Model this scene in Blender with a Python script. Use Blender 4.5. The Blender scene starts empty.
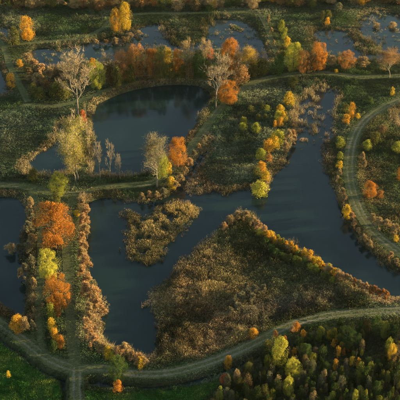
import bpy, math, random
import numpy as np
from mathutils import Vector

# ------------------------------------------------------------------ camera, sky, sun, exposure
S = bpy.context.scene
COL = S.collection
CAM_H, PITCH, FOV = 180.0, math.radians(36), math.radians(24)
cam_d = bpy.data.cameras.new('camera')
cam = bpy.data.objects.new('camera', cam_d); COL.objects.link(cam)
cam.location = (0, 0, CAM_H)
cam.rotation_euler = (math.pi / 2 - PITCH, 0, 0)
cam_d.sensor_fit = 'AUTO'; cam_d.angle = FOV
cam_d.clip_start = 1; cam_d.clip_end = 20000
S.camera = cam

SUN_EL, SUN_AZ = math.radians(7.2), math.radians(8)      # azimuth measured from +X towards +Y
sun_dir = Vector((math.cos(SUN_EL) * math.cos(SUN_AZ), math.cos(SUN_EL) * math.sin(SUN_AZ), math.sin(SUN_EL)))
W = bpy.data.worlds.new('World'); S.world = W; W.use_nodes = True
wn = W.node_tree; wn.nodes.clear()
sky = wn.nodes.new('ShaderNodeTexSky'); sky.sky_type = 'NISHITA'; sky.sun_disc = False
sky.sun_elevation = SUN_EL; sky.sun_rotation = math.pi / 2 - SUN_AZ
sky.air_density = 1.0; sky.dust_density = 1.2; sky.ozone_density = 0.4
bg = wn.nodes.new('ShaderNodeBackground'); bg.inputs['Strength'].default_value = 0.11
wo = wn.nodes.new('ShaderNodeOutputWorld')
wn.links.new(sky.outputs[0], bg.inputs[0]); wn.links.new(bg.outputs[0], wo.inputs[0])
sun_l = bpy.data.lights.new('sun', 'SUN'); sun_l.energy = 5.0; sun_l.angle = math.radians(0.5)
sun_l.color = (1.0, 0.75, 0.38)
sun_o = bpy.data.objects.new('sun', sun_l); COL.objects.link(sun_o)
sun_o.rotation_euler = sun_dir.to_track_quat('Z', 'Y').to_euler()
sun_o.location = sun_dir * 600
S.view_settings.view_transform = 'Standard'; S.view_settings.look = 'None'
S.view_settings.exposure = 1.86; S.view_settings.gamma = 1.0; S.view_settings.use_curve_mapping = False
S.render.engine = 'CYCLES'
S.cycles.max_bounces = 5; S.cycles.diffuse_bounces = 2; S.cycles.transmission_bounces = 3
S.cycles.glossy_bounces = 2

rng = np.random.default_rng(7)
random.seed(7)

# ------------------------------------------------------------------ picture <-> ground helpers
F = 200.0 / math.tan(FOV / 2); SP, CP = math.sin(PITCH), math.cos(PITCH)
def ground(x, y, z=0.0):
    """photo pixel(s) -> X, Y on the plane at height z"""
    x = np.asarray(x, float); y = np.asarray(y, float)
    u, v = (x - 200) / F, (200 - y) / F
    dy, dz = CP + v * SP, -SP + v * CP
    t = (z - CAM_H) / dz
    return u * t, dy * t
def to_px(X, Y, z=0.0):
    X = np.asarray(X, float); Y = np.asarray(Y, float)
    D = CAM_H - z
    dep = Y * CP + D * SP; up = Y * SP - D * CP
    return 200 + F * X / dep, 200 - F * up / dep
def mpp(Y, z=0.0):                      # metres per photo pixel at that spot
    return (Y * CP + (CAM_H - z) * SP) / F
def poly(pts, z=0.0):
    a = np.array(pts, float); X, Y = ground(a[:, 0], a[:, 1], z)
    return np.stack([X, Y], 1)
def smooth_line(P, n=8, closed=False):
    """Catmull-Rom"""
    P = np.asarray(P, float); m = len(P); out = []
    rngi = range(m) if closed else range(m - 1)
    for i in rngi:
        if closed: p0, p1, p2, p3 = P[(i - 1) % m], P[i], P[(i + 1) % m], P[(i + 2) % m]
        else: p0, p1, p2, p3 = P[max(i - 1, 0)], P[i], P[i + 1], P[min(i + 2, m - 1)]
        for k in range(n):
            t = k / n
            out.append(.5 * ((2 * p1) + (-p0 + p2) * t + (2 * p0 - 5 * p1 + 4 * p2 - p3) * t * t + (-p0 + 3 * p1 - 3 * p2 + p3) * t ** 3))
    if not closed: out.append(P[-1])
    return np.array(out)
def inside(X, Y, P):
    X = np.asarray(X, float); Y = np.asarray(Y, float)
    r = np.zeros(X.shape, bool); n = len(P); j = n - 1
    for i in range(n):
        xi, yi = P[i]; xj, yj = P[j]
        if yi != yj:
            c = ((yi > Y) != (yj > Y)) & (X < (xj - xi) * (Y - yi) / (yj - yi) + xi)
            r ^= c
        j = i
    return r
def dist_line(X, Y, P, closed=False):
    d = np.full(np.shape(X), 1e9)
    n = len(P)
    for i in range(n if closed else n - 1):
        ax, ay = P[i]; bx, by = P[(i + 1) % n]
        vx, vy = bx - ax, by - ay; L = vx * vx + vy * vy + 1e-9
        t = np.clip(((X - ax) * vx + (Y - ay) * vy) / L, 0, 1)
        d = np.minimum(d, (X - ax - t * vx) ** 2 + (Y - ay - t * vy) ** 2)
    return np.sqrt(d)
def sdf(X, Y, P):
    d = dist_line(X, Y, P, True)
    return np.where(inside(X, Y, P), -d, d)
_perm = np.random.default_rng(3).random((256, 256))
def vnoise(X, Y, s, o=0):
    x = np.asarray(X) / s + 37.3 * o; y = np.asarray(Y) / s + 91.7 * o
    xi, yi = np.floor(x).astype(int), np.floor(y).astype(int)
    fx, fy = x - xi, y - yi
    fx = fx * fx * (3 - 2 * fx); fy = fy * fy * (3 - 2 * fy)
    g = lambda a, b: _perm[a & 255, b & 255]
    return (g(xi, yi) * (1 - fx) + g(xi + 1, yi) * fx) * (1 - fy) + (g(xi, yi + 1) * (1 - fx) + g(xi + 1, yi + 1) * fx) * fy
def fbm(X, Y, s, o=0):
    return .55 * vnoise(X, Y, s, o) + .3 * vnoise(X, Y, s / 2.1, o + 1) + .15 * vnoise(X, Y, s / 4.3, o + 2)
def sstep(a, b, x):
    t = np.clip((x - a) / (b - a), 0, 1); return t * t * (3 - 2 * t)

# ------------------------------------------------------------------ outlines read off the photograph
POND = {}
POND['left'] = [(-30, 200), (-5, 198), (10, 197), (23, 200), (28, 208), (28, 225), (26, 245), (28, 265), (32, 288), (33, 306), (30, 317), (22, 321), (12, 317), (-5, 308), (-30, 300)]
POND['upper'] = [(93, 112), (98, 103), (112, 95), (133, 88), (152, 84), (172, 82), (192, 83), (206, 87), (213, 94), (211, 104), (204, 115), (197, 126), (188, 138), (178, 150), (168, 164), (158, 172), (140, 175), (118, 176), (96, 175), (91, 165), (91, 140)]
POND['side'] = [(27, 163), (44, 152), (58, 138), (61, 128), (66, 126), (72, 138), (75, 158), (74, 171), (60, 175), (44, 175), (28, 172)]
POND['lake'] = [(400, 272), (384, 262), (362, 240), (350, 222), (343, 206), (336, 190), (328, 172), (327, 152), (330, 132), (332, 112), (339, 94), (330, 89), (316, 90), (306, 95), (300, 108), (300, 122), (300, 136), (291, 147), (284, 160), (275, 176), (268, 188), (260, 191), (250, 188), (236, 190), (222, 190), (208, 184), (198, 176), (197, 168), (206, 158), (207, 142), (201, 140), (192, 154), (186, 170), (180, 183), (168, 193), (152, 199), (136, 201), (122, 198), (108, 195), (95, 196), (86, 203), (83, 215), (84, 235), (86, 255), (90, 272), (98, 288), (105, 303), (101, 318), (97, 330), (106, 343), (122, 349), (138, 355), (150, 359), (160, 352), (166, 341), (165, 327), (155, 316), (151, 302), (156, 290), (166, 279), (182, 267), (200, 250), (215, 235), (228, 222), (238, 215), (247, 215), (258, 223), (266, 232), (277, 237), (292, 244), (312, 256), (332, 269), (356, 283), (378, 297), (400, 299), (440, 303), (440, 290)]
POND['top'] = [(33, 53), (40, 48), (60, 50), (80, 46), (100, 43), (116, 40), (130, 33), (145, 27), (160, 27), (168, 38), (190, 40), (210, 38), (209, 24), (222, 19), (240, 22), (256, 32), (270, 46), (274, 59), (262, 61), (245, 56), (228, 51), (205, 50), (185, 52), (160, 48), (142, 50), (124, 57), (110, 62), (92, 62), (74, 64), (58, 67), (45, 67), (38, 61)]
POND['far_right'] = [(317, 33), (335, 31), (349, 35), (353, 47), (362, 53), (378, 54), (382, 48), (372, 40), (362, 28), (366, 13), (384, 11), (402, 18), (430, 30), (430, 60), (400, 58), (384, 61), (360, 60), (344, 57), (332, 54), (322, 46)]
POND['corner'] = [(-30, 58), (-2, 62), (4, 68), (9, 80), (10, 90), (4, 95), (-30, 98)]
POND['edge'] = [(-30, 28), (2, 28), (8, 32), (7, 39), (-2, 43), (-30, 44)]
POND['right_pool'] = [(397, 116), (403, 108), (425, 108), (425, 130), (400, 125)]
ISLAND = {}
ISLAND['heart'] = [(125, 214), (133, 211), (142, 217), (150, 216), (160, 210), (172, 206), (185, 205), (194, 207), (193, 215), (187, 222), (180, 232), (172, 240), (163, 250), (157, 262), (149, 265), (138, 262), (130, 255), (128, 240), (130, 228), (126, 222)]
ISLAND['fringe_a'] = [(190, 180), (200, 179), (212, 184), (231, 188), (230, 193), (214, 191), (205, 194), (192, 190)]
ISLAND['top_a'] = [(168, 28), (185, 26), (208, 30), (208, 42), (190, 46), (172, 44)]
ISLAND['top_b'] = [(226, 24), (240, 25), (244, 31), (231, 30)]
TRACK = {
    'west_dam': ([(-25, 305), (0, 322), (20, 337), (45, 356), (66, 366), (84, 369)], 4.4),
    'dam_up': ([(77, 372), (73, 340), (70, 300), (68, 260), (67, 225), (70, 205), (80, 193)], 3.4),
    'dam_left': ([(46, 357), (40, 330), (39, 300), (41, 265), (41, 230), (37, 205), (30, 188)], 2.4),
    'exit': ([(77, 367), (77, 385), (78, 425)], 3.8),
    'south': ([(80, 369), (105, 368), (130, 373), (165, 373), (200, 365), (235, 352), (262, 339), (290, 325), (320, 317), (360, 312), (430, 308)], 3.8),
    'cross': ([(-25, 187), (5, 185), (30, 187), (55, 193), (80, 193), (105, 187), (135, 185), (155, 181), (170, 169), (188, 151), (203, 132), (218, 111), (236, 94), (256, 82), (285, 75), (325, 73), (365, 77), (425, 74)], 3.4),
    'right': ([(430, 92), (400, 100), (379, 110), (362, 124), (353, 142), (350, 162), (351, 182), (358, 206), (370, 226), (386, 242), (425, 268)], 4.6),
    'corner': ([(-10, 30), (4, 48), (10, 66), (18, 82), (28, 102)], 2.8),
    'north_bank': ([(-20, 120), (10, 112), (28, 105), (55, 106), (85, 99), (105, 91), (135, 82), (170, 78), (205, 80), (226, 92)], 2.4),
    'back': ([(4, 46), (40, 42), (78, 38), (100, 30), (112, 20), (140, 14), (190, 13), (250, 12), (263, 20), (272, 42), (281, 66)], 2.2),
}
DITCH = {
    'west': ([(-20, 321), (0, 336), (20, 352), (42, 368), (60, 378), (67, 386), (67, 425)], 2.2),
    'south': ([(86, 384), (100, 384), (118, 385), (150, 386), (185, 383), (215, 375), (245, 361), (262, 352)], 2.2),
}
LAWN = [[(-20, 338), (0, 343), (20, 359), (42, 374), (58, 384), (63, 392), (63, 425), (-40, 425)],
        [(86, 392), (120, 393), (165, 391), (200, 386), (222, 379), (212, 392), (190, 412), (180, 425), (84, 425)]]
pondW = {k: smooth_line(poly(v), 4, True) for k, v in POND.items()}
islW = {k: smooth_line(poly(v), 4, True) for k, v in ISLAND.items()}
trackW = {k: (smooth_line(poly(v, 1.2), 14), w) for k, (v, w) in TRACK.items()}
ditchW = {k: (smooth_line(poly(v), 6), w) for k, (v, w) in DITCH.items()}
lawnW = [poly(v, .8) for v in LAWN]
def lawn_mask(X, Y):
    r = np.zeros(np.shape(X), bool)
    for P in lawnW: r |= inside(X, Y, P)
    return r
def pond_sd(X, Y):
    r = np.full(np.shape(X), 1e9)
    for k, P in pondW.items(): r = np.minimum(r, sdf(X, Y, P))
    for k, P in islW.items(): r = np.maximum(r, -sdf(X, Y, P))
    return r
def track_d(X, Y):
    r = np.full(np.shape(X), 1e9)
    for P, w in trackW.values(): r = np.minimum(r, dist_line(X, Y, P) - w / 2)
    return r

# ------------------------------------------------------------------ materials
def mat(name):
    m = bpy.data.materials.new(name); m.use_nodes = True
    nt = m.node_tree; nt.nodes.clear()
    return m, nt, nt.nodes.new('ShaderNodeOutputMaterial')
def N(nt, t, **kw):
    n = nt.nodes.new(t)
    for k, v in kw.items(): setattr(n, k, v)
    return n
def ramp(nt, fac, stops):
    r = nt.nodes.new('ShaderNodeValToRGB')
    while len(r.color_ramp.elements) < len(stops): r.color_ramp.elements.new(.5)
    for e, (p, c) in zip(r.color_ramp.elements, stops): e.position = p; e.color = (*c, 1)
    nt.links.new(fac, r.inputs[0]); return r.outputs[0]
def noise(nt, co, scale, detail=4, rough=.6):
    n = nt.nodes.new('ShaderNodeTexNoise'); n.inputs['Scale'].default_value = scale
    n.inputs['Detail'].default_value = detail; n.inputs['Roughness'].default_value = rough
    nt.links.new(co, n.inputs['Vector']); return n.outputs['Fac']
def mixc(nt, fac, a, b, mode='MIX'):
    m = nt.nodes.new('ShaderNodeMix'); m.data_type = 'RGBA'; m.blend_type = mode
    for i, v in ((0, fac), (6, a), (7, b)):
        if hasattr(v, 'is_output'): nt.links.new(v, m.inputs[i])
        elif i == 0: m.inputs[0].default_value = v
        else: m.inputs[i].default_value = (*v, 1)
    return m.outputs[2]
def mathn(nt, op, a, b=None, c=None):
    m = nt.nodes.new('ShaderNodeMath'); m.operation = op
    for i, v in enumerate((a, b, c)):
        if v is None: continue
        if hasattr(v, 'is_output'): nt.links.new(v, m.inputs[i])
        else: m.inputs[i].default_value = v
    return m.outputs[0]
def leafy(nt, out, colour, trans):
    d = nt.nodes.new('ShaderNodeBsdfDiffuse'); t = nt.nodes.new('ShaderNodeBsdfTranslucent'); mx = nt.nodes.new('ShaderNodeMixShader')
    nt.links.new(colour, d.inputs[0]); nt.links.new(colour, t.inputs[0]); mx.inputs[0].default_value = trans
    nt.links.new(d.outputs[0], mx.inputs[1]); nt.links.new(t.outputs[0], mx.inputs[2]); nt.links.new(mx.outputs[0], out.inputs[0])
def vary(nt, colour, seed, hue=.03, val=.55):
    h = nt.nodes.new('ShaderNodeHueSaturation')
    hv = mathn(nt, 'MULTIPLY_ADD', seed, hue * 2, .5 - hue); vv = mathn(nt, 'MULTIPLY_ADD', seed, -val * 1.2, 1 + val * .6)
    nt.links.new(hv, h.inputs['Hue']); nt.links.new(vv, h.inputs['Value']); nt.links.new(colour, h.inputs['Color'])
    return h.outputs[0]

M = {}
def leaf_mat(name, trans):
    m, nt, out = mat(name)
    oi = N(nt, 'ShaderNodeObjectInfo'); ge = N(nt, 'ShaderNodeNewGeometry'); tc = N(nt, 'ShaderNodeTexCoord')
    rnd = ge.outputs['Random Per Island']
    big = noise(nt, tc.outputs['Object'], 3.2, 2)
    c = vary(nt, oi.outputs['Color'], rnd)
    dull = mixc(nt, .65, c, (.10, .075, .025))
    f = mathn(nt, 'MULTIPLY', mathn(nt, 'SMOOTH_MIN', mathn(nt, 'MULTIPLY', mathn(nt, 'SUBTRACT', big, .45), 6.0), 1.0, .2), .7)
    f = mathn(nt, 'MAXIMUM', f, 0.0)
    leafy(nt, out, mixc(nt, f, c, dull), trans)
    M[name] = m
leaf_mat('leaf', .24); leaf_mat('twig', .12)
m, nt, out = mat('reed'); at = N(nt, 'ShaderNodeVertexColor'); at.layer_name = 'col'
ge = N(nt, 'ShaderNodeNewGeometry')
leafy(nt, out, vary(nt, at.outputs[0], ge.outputs['Random Per Island'], .02, .5), .25); M['reed'] = m
def bark(name, a, b):
    m, nt, out = mat(name); tc = N(nt, 'ShaderNodeTexCoord'); p = N(nt, 'ShaderNodeBsdfPrincipled')
    c = ramp(nt, noise(nt, tc.outputs['Object'], 9, 5), [(.35, a), (.65, b)])
    nt.links.new(c, p.inputs['Base Color']); p.inputs['Roughness'].default_value = .9; nt.links.new(p.outputs[0], out.inputs[0]); M[name] = m
bark('bark', (.05, .038, .027), (.13, .105, .08)); bark('pale_bark', (.10, .085, .06), (.27, .235, .175))

m, nt, out = mat('ground'); ge = N(nt, 'ShaderNodeNewGeometry'); pos = ge.outputs['Position']
at = N(nt, 'ShaderNodeVertexColor'); at.layer_name = 'col'
n1 = noise(nt, pos, .9, 6, .7); n2 = noise(nt, pos, .11, 3)
c = mixc(nt, .75, at.outputs[0], ramp(nt, n1, [(.28, (.25, .25, .25)), (.5, (.9, .9, .9)), (.75, (1.6, 1.5, 1.3))]), 'MULTIPLY')
c = mixc(nt, ramp(nt, n2, [(.45, (0, 0, 0)), (.65, (.5, .5, .5))]), c, (.075, .06, .03))
d = N(nt, 'ShaderNodeBsdfDiffuse'); nt.links.new(c, d.inputs[0])
bp = N(nt, 'ShaderNodeBump'); bp.inputs['Strength'].default_value = .9; bp.inputs['Distance'].default_value = .35
nt.links.new(n1, bp.inputs['Height']); nt.links.new(bp.outputs[0], d.inputs['Normal']); nt.links.new(d.outputs[0], out.inputs[0]); M['ground'] = m

m, nt, out = mat('track'); uv = N(nt, 'ShaderNodeUVMap'); uv.uv_map = 'UVMap'
sx = N(nt, 'ShaderNodeSeparateXYZ'); nt.links.new(uv.outputs[0], sx.inputs[0])
ge = N(nt, 'ShaderNodeNewGeometry'); pos = ge.outputs['Position']
nz = noise(nt, pos, .55, 5, .65); nf = noise(nt, pos, 2.6, 5, .7); nl = noise(nt, pos, .08, 2)
u = mathn(nt, 'ABSOLUTE', mathn(nt, 'ADD', sx.outputs[0], mathn(nt, 'MULTIPLY_ADD', nz, .5, -.25)))   # metres from the centre line
rut = mathn(nt, 'SUBTRACT', 1.0, mathn(nt, 'MULTIPLY', mathn(nt, 'ABSOLUTE', mathn(nt, 'SUBTRACT', u, .78)), 1.5))
oi = N(nt, 'ShaderNodeObjectInfo'); sc_ = N(nt, 'ShaderNodeSeparateColor'); nt.links.new(oi.outputs['Color'], sc_.inputs[0])
rut = mathn(nt, 'ADD', mathn(nt, 'ADD', rut, mathn(nt, 'MULTIPLY_ADD', sc_.outputs[0], 1.2, -.95)), mathn(nt, 'MULTIPLY_ADD', nl, 1.9, -1.25))
rut = mathn(nt, 'MULTIPLY', rut, mathn(nt, 'MULTIPLY_ADD', nf, 1.0, .45))
rutm = N(nt, 'ShaderNodeClamp'); nt.links.new(rut, rutm.inputs[0])
gr = ramp(nt, nf, [(.3, (.05, .062, .026)), (.55, (.10, .112, .05)), (.75, (.17, .165, .085))])
er = ramp(nt, nf, [(.25, (.13, .12, .085)), (.7, (.24, .22, .165))])
c = mixc(nt, rutm.outputs[0], gr, er)
d = N(nt, 'ShaderNodeBsdfDiffuse'); nt.links.new(c, d.inputs[0])
bp = N(nt, 'ShaderNodeBump'); bp.inputs['Strength'].default_value = .8; bp.inputs['Distance'].default_value = .15
nt.links.new(nf, bp.inputs['Height']); nt.links.new(bp.outputs[0], d.inputs['Normal']); nt.links.new(d.outputs[0], out.inputs[0]); M['track'] = m

m, nt, out = mat('water'); ge = N(nt, 'ShaderNodeNewGeometry'); p = N(nt, 'ShaderNodeBsdfPrincipled')
n1 = noise(nt, ge.outputs['Position'], .06, 3); n2 = noise(nt, ge.outputs['Position'], 1.1, 3); n3 = noise(nt, ge.outputs['Position'], .035, 2)
nt.links.new(ramp(nt, n1, [(.35, (.006, .018, .016)), (.7, (.013, .029, .025))]), p.inputs['Base Color'])
rr = mathn(nt, 'MULTIPLY_ADD', n3, .14, .03); nt.links.new(rr, p.inputs['Roughness']); p.inputs['IOR'].default_value = 1.37
bp = N(nt, 'ShaderNodeBump'); bp.inputs['Strength'].default_value = .10; bp.inputs['Distance'].default_value = .12
nt.links.new(n2, bp.inputs['Height']); nt.links.new(bp.outputs[0], p.inputs['Normal']); nt.links.new(p.outputs[0], out.inputs[0]); M['water'] = m

# ------------------------------------------------------------------ object helpers
def mesh_np(name, V, tri_or_quad, col=None, uv=None, smooth=False):
    V = np.ascontiguousarray(V, np.float32); Fc = np.ascontiguousarray(tri_or_quad, np.int32)
    k = Fc.shape[1]; me = bpy.data.meshes.new(name)
    me.vertices.add(len(V)); me.vertices.foreach_set('co', V.ravel())
    me.loops.add(Fc.size); me.loops.foreach_set('vertex_index', Fc.ravel())
    me.polygons.add(len(Fc)); me.polygons.foreach_set('loop_start', np.arange(0, Fc.size, k, dtype=np.int32))
    me.polygons.foreach_set('loop_total', np.full(len(Fc), k, np.int32))
    me.update(calc_edges=True)
    if col is not None:
        a = me.attributes.new('col', 'FLOAT_COLOR', 'POINT')
        a.data.foreach_set('color', np.concatenate([col, np.ones((len(col), 1))], 1).astype(np.float32).ravel())
    if uv is not None:
        l = me.uv_layers.new(name='UVMap'); l.data.foreach_set('uv', np.asarray(uv, np.float32)[Fc.ravel()].ravel())
    if smooth: me.polygons.foreach_set('use_smooth', np.ones(len(Fc), bool))
    return me
def link(name, me, material=None, parent=None):
    if material and not me.materials: me.materials.append(M[material])
    o = bpy.data.objects.new(name, me); COL.objects.link(o)
    if parent: o.parent = parent
    return o
def tag(o, label=None, cat=None, group=None, kind=None):
    for k, v in (('label', label), ('category', cat), ('group', group), ('kind', kind)):
        if v: o[k] = v
    return o

# ------------------------------------------------------------------ ground sheet
def region_base(X, Y):
    """colour of the earth and low turf"""
    px, py = to_px(X, Y, .8)
    c = np.empty(np.shape(X) + (3,)); c[...] = (.042, .052, .026)
    t = fbm(X, Y, 14, 5)[..., None]
    c = c * (1 - t) + np.array((.07, .075, .038)) * t
    c[lawn_mask(X, Y)] = (.03, .085, .018)
    return c
xs = np.concatenate([[-9000, -3000, -900, -350, -180], np.arange(-118, 118.01, .7), [180, 350, 900, 3000, 9000]])
ys = np.concatenate([[-6000, -1500, -300, 40, 120], np.arange(148, 424.01, .7), [480, 600, 900, 2500, 9000]])
GX, GY = np.meshgrid(xs, ys)
GPX, GPY = to_px(GX, GY)
marsh = (GPY < 62) | ((GPX > 296) & (GPX < 345) & (GPY > 80) & (GPY < 140))
sd = pond_sd(GX, GY) + (fbm(GX, GY, 5, 1) - .5) * np.where(marsh, 4.5, 3.0) - np.where(marsh, 1.0, 0)
td = track_d(GX, GY)
dd = np.full(GX.shape, 1e9)
for P, w in ditchW.values(): dd = np.minimum(dd, dist_line(GX, GY, P) - w * .32 + (vnoise(GX, GY, 4, 61) - .5))
land = .22 + .5 * sstep(0, 5, sd) + (fbm(GX, GY, 9, 3) - .5) * .5
GZ = np.where(sd > 0, land * sstep(-.2, 1.2, sd), -1.3 * sstep(0, 3.5, -sd) - .02)
heart = inside(GX, GY, smooth_line(poly([(116, 204), (202, 198), (202, 226), (160, 276), (118, 272)]), 3, True))
GZ = np.where(heart & (vnoise(GX, GY, 1.3, 40) < .27), -.25, GZ)
tb = sstep(4.0, .6, td)
GZ = GZ * (1 - tb) + 1.2 * tb
GZ = np.where(dd < 4.5, np.minimum(GZ, -.5 + 1.9 * sstep(-.2, 2.6, dd) + 2.2 * sstep(1.5, .35, td)), GZ)
far = (np.abs(GX) > 119) | (GY < 146) | (GY > 425)
GZ[far] = .6
def hgt(X, Y):
    X = np.asarray(X, float); Y = np.asarray(Y, float)
    i = np.clip(np.searchsorted(xs, X) - 1, 0, len(xs) - 2); j = np.clip(np.searchsorted(ys, Y) - 1, 0, len(ys) - 2)
    fx = (X - xs[i]) / (xs[i + 1] - xs[i]); fy = (Y - ys[j]) / (ys[j + 1] - ys[j])
    return (GZ[j, i] * (1 - fx) + GZ[j, i + 1] * fx) * (1 - fy) + (GZ[j + 1, i] * (1 - fx) + GZ[j + 1, i + 1] * fx) * fy
def lookup(A, X, Y):
    i = np.clip(np.searchsorted(xs, X), 0, len(xs) - 1); j = np.clip(np.searchsorted(ys, Y), 0, len(ys) - 1)
    return A[j, i]
nx, ny = len(xs), len(ys)
idx = np.arange(nx * ny).reshape(ny, nx)
quads = np.stack([idx[:-1, :-1], idx[:-1, 1:], idx[1:, 1:], idx[1:, :-1]], -1).reshape(-1, 4)
gcol = region_base(GX, GY).reshape(-1, 3)
g = link('ground', mesh_np('ground', np.stack([GX, GY, GZ], -1).reshape(-1, 3), quads, gcol, smooth=True), 'ground')
tag(g, kind='structure')

# ------------------------------------------------------------------ ponds, ditch water
def water_sheet(d, z, label, cell=1.5):
    """d(X, Y): signed distance; flat sheet of the cells inside, reaching under the bank"""
    gx = np.arange(-118, 118, cell); gy = np.arange(148, 424, cell)
    A, B = np.meshgrid(gx + cell / 2, gy + cell / 2)
    k = d(A, B) < 3.0
    if not k.any(): return
    J, I = np.nonzero(k)
    ids = {}; V = []; Q = []
    for j, i in zip(J, I):
        q = []
        for a, b in ((i, j), (i + 1, j), (i + 1, j + 1), (i, j + 1)):
            if (a, b) not in ids: ids[(a, b)] = len(V); V.append((gx[0] + a * cell, gy[0] + b * cell, z))
            q.append(ids[(a, b)])
        Q.append(q)
    o = link('pond', mesh_np('pond', np.array(V), np.array(Q)), 'water'); tag(o, label, kind='structure')
    return o
pl = {'left': 'dark pond at the left edge behind reeds', 'upper': 'dark still pond enclosed by the tree lined bank', 'side': 'small dark pond left of the tall twiggy trees',
      'lake': 'large dark lake winding round the reed peninsula', 'top': 'shallow blue grey pond behind the orange tree row', 'far_right': 'shallow marsh water in the upper right corner',
      'corner': 'dark pond corner beside the upper left track', 'edge': 'dark pool by the golden tree at the upper left', 'right_pool': 'small pool at the right edge'}
for i, (k, P) in enumerate(pondW.items()):
    water_sheet(lambda A, B, P=P: sdf(A, B, P), .006 * (i % 5), pl[k])
for i, (k, (P, w)) in enumerate(ditchW.items()):
    o = water_sheet(lambda A, B, P=P: dist_line(A, B, P), -.12 - .01 * i, 'dark water lying in a ditch', 1.2); o.name = 'ditch_water'

# ------------------------------------------------------------------ tracks
for ti, (k, (P, w)) in enumerate(trackW.items()):
    d = np.gradient(P, axis=0); d /= np.linalg.norm(d, axis=1)[:, None] + 1e-9
    nrm = np.stack([-d[:, 1], d[:, 0]], 1)
    L = np.concatenate([[0], np.cumsum(np.linalg.norm(np.diff(P, axis=0), axis=1))])
    K = 7; V = []; UV = []
    for q in range(K):
        s = (q / (K - 1) - .5)
        off = s * w * (1 + .5 * (fbm(P[:, 0], P[:, 1], 3, 9 + q) - .5) * (1 if q in (0, K - 1) else 0))
        pts = P + nrm * off[:, None]
        V.append(np.concatenate([pts, np.full((len(P), 1), 1.232 + .004 * ti + .03 * (1 - abs(s) * 2))], 1))
        UV.append(np.stack([off, L], 1))
    V = np.stack(V, 1).reshape(-1, 3); UV = np.stack(UV, 1).reshape(-1, 2)
    ii = np.arange(len(P) * K).reshape(len(P), K)
    Q = np.stack([ii[:-1, :-1], ii[:-1, 1:], ii[1:, 1:], ii[1:, :-1]], -1).reshape(-1, 4)
    o = link('dirt_track', mesh_np('dirt_track', V, Q[:, ::-1], uv=UV, smooth=True), 'track'); tag(o, kind='structure')
    wv = {'west_dam': .85, 'dam_up': .3, 'dam_left': .1, 'exit': .95, 'south': .8, 'cross': .5, 'right': .8, 'corner': .45, 'north_bank': .35, 'back': .45}[k]; o.color = (wv, wv, wv, 1)

# ------------------------------------------------------------------ tree generators (unit height, unit width)
def rot_basis(n):
    a = rng.normal(size=(n, 3)); a /= np.linalg.norm(a, axis=1)[:, None]
    b = rng.normal(size=(n, 3)); b -= (a * b).sum(1)[:, None] * a; b /= np.linalg.norm(b, axis=1)[:, None]
    return a, b
def leaf_quads(C, size, squash=None):
    n = len(C); a, b = rot_basis(n)
    s = size * rng.uniform(.55, 1.3, n)[:, None]
    if squash is not None: a = a * squash; b = b * squash
    V = np.stack([C - a * s * .6, C - b * s * .42 , C + a * s * .6, C + b * s * .42], 1).reshape(-1, 3)
    return V, np.arange(n * 4).reshape(n, 4)
def lobed(n, lobes, lr, shape, lo=.12, fill=.35):
    """points in leafy lobes that together make a crown; unit box, x,y in -.5...5, z 0..1"""
    C = []; prof = shape
    L = []
    while len(L) < lobes:
        z = random.uniform(lo, .93); r = prof(z)
        a = random.uniform(0, 2 * math.pi); q = math.sqrt(random.uniform(.02, 1)) * max(r - lr * .55, 0.01)
        L.append((q * math.cos(a), q * math.sin(a), z, lr * random.uniform(.55, 1.35)))
    per = n // lobes
    for (x, y, z, r) in L:
        d = rng.normal(size=(per, 3)); d /= np.linalg.norm(d, axis=1)[:, None]
        rad = r * np.where(rng.random(per) < fill, rng.uniform(.2, .9, per), rng.uniform(.8, 1.12, per))
        C.append(np.array((x, y, z)) + d * rad[:, None] * np.array((1, 1, .85)))
    # leaves spread between the lobes close the crown
    m_ = int(n * .2); z = rng.uniform(lo * .7, .97, m_); a = rng.uniform(0, 2 * np.pi, m_)
    ph = rng.uniform(0, 6.28, 4); bump = .93 + .2 * np.sin(3 * a + ph[0] + 5 * z) + .16 * np.sin(5 * a + ph[1] - 9 * z) + .10 * np.sin(2 * a + ph[2] + 14 * z)
    r = np.array([prof(q) for q in z]) * bump * np.where(rng.random(m_) < .3, rng.uniform(.3, .85, m_), rng.uniform(.78, 1.0, m_))
    C.append(np.stack([r * np.cos(a), r * np.sin(a), z], 1) + rng.normal(size=(m_, 3)) * .012)
    C = np.concatenate(C); C[:, 2] = np.clip(C[:, 2], .015, 1.04)
    return C
def tube(V, Fq, a, b, ra, rb, k=5):
    a = np.array(a, float); b = np.array(b, float); d = b - a; d /= np.linalg.norm(d) + 1e-9
    u = np.cross(d, (0, 0, 1)) if abs(d[2]) < .95 else np.cross(d, (1, 0, 0)); u /= np.linalg.norm(u); v = np.cross(d, u)
    o = len(V)
    for c, r in ((a, ra), (b, rb)):
        for i in range(k):
            t = 2 * math.pi * i / k; V.append(c + u * math.cos(t) * r + v * math.sin(t) * r)
    for i in range(k): Fq.append((o + i, o + (i + 1) % k, o + k + (i + 1) % k, o + k + i))
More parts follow.
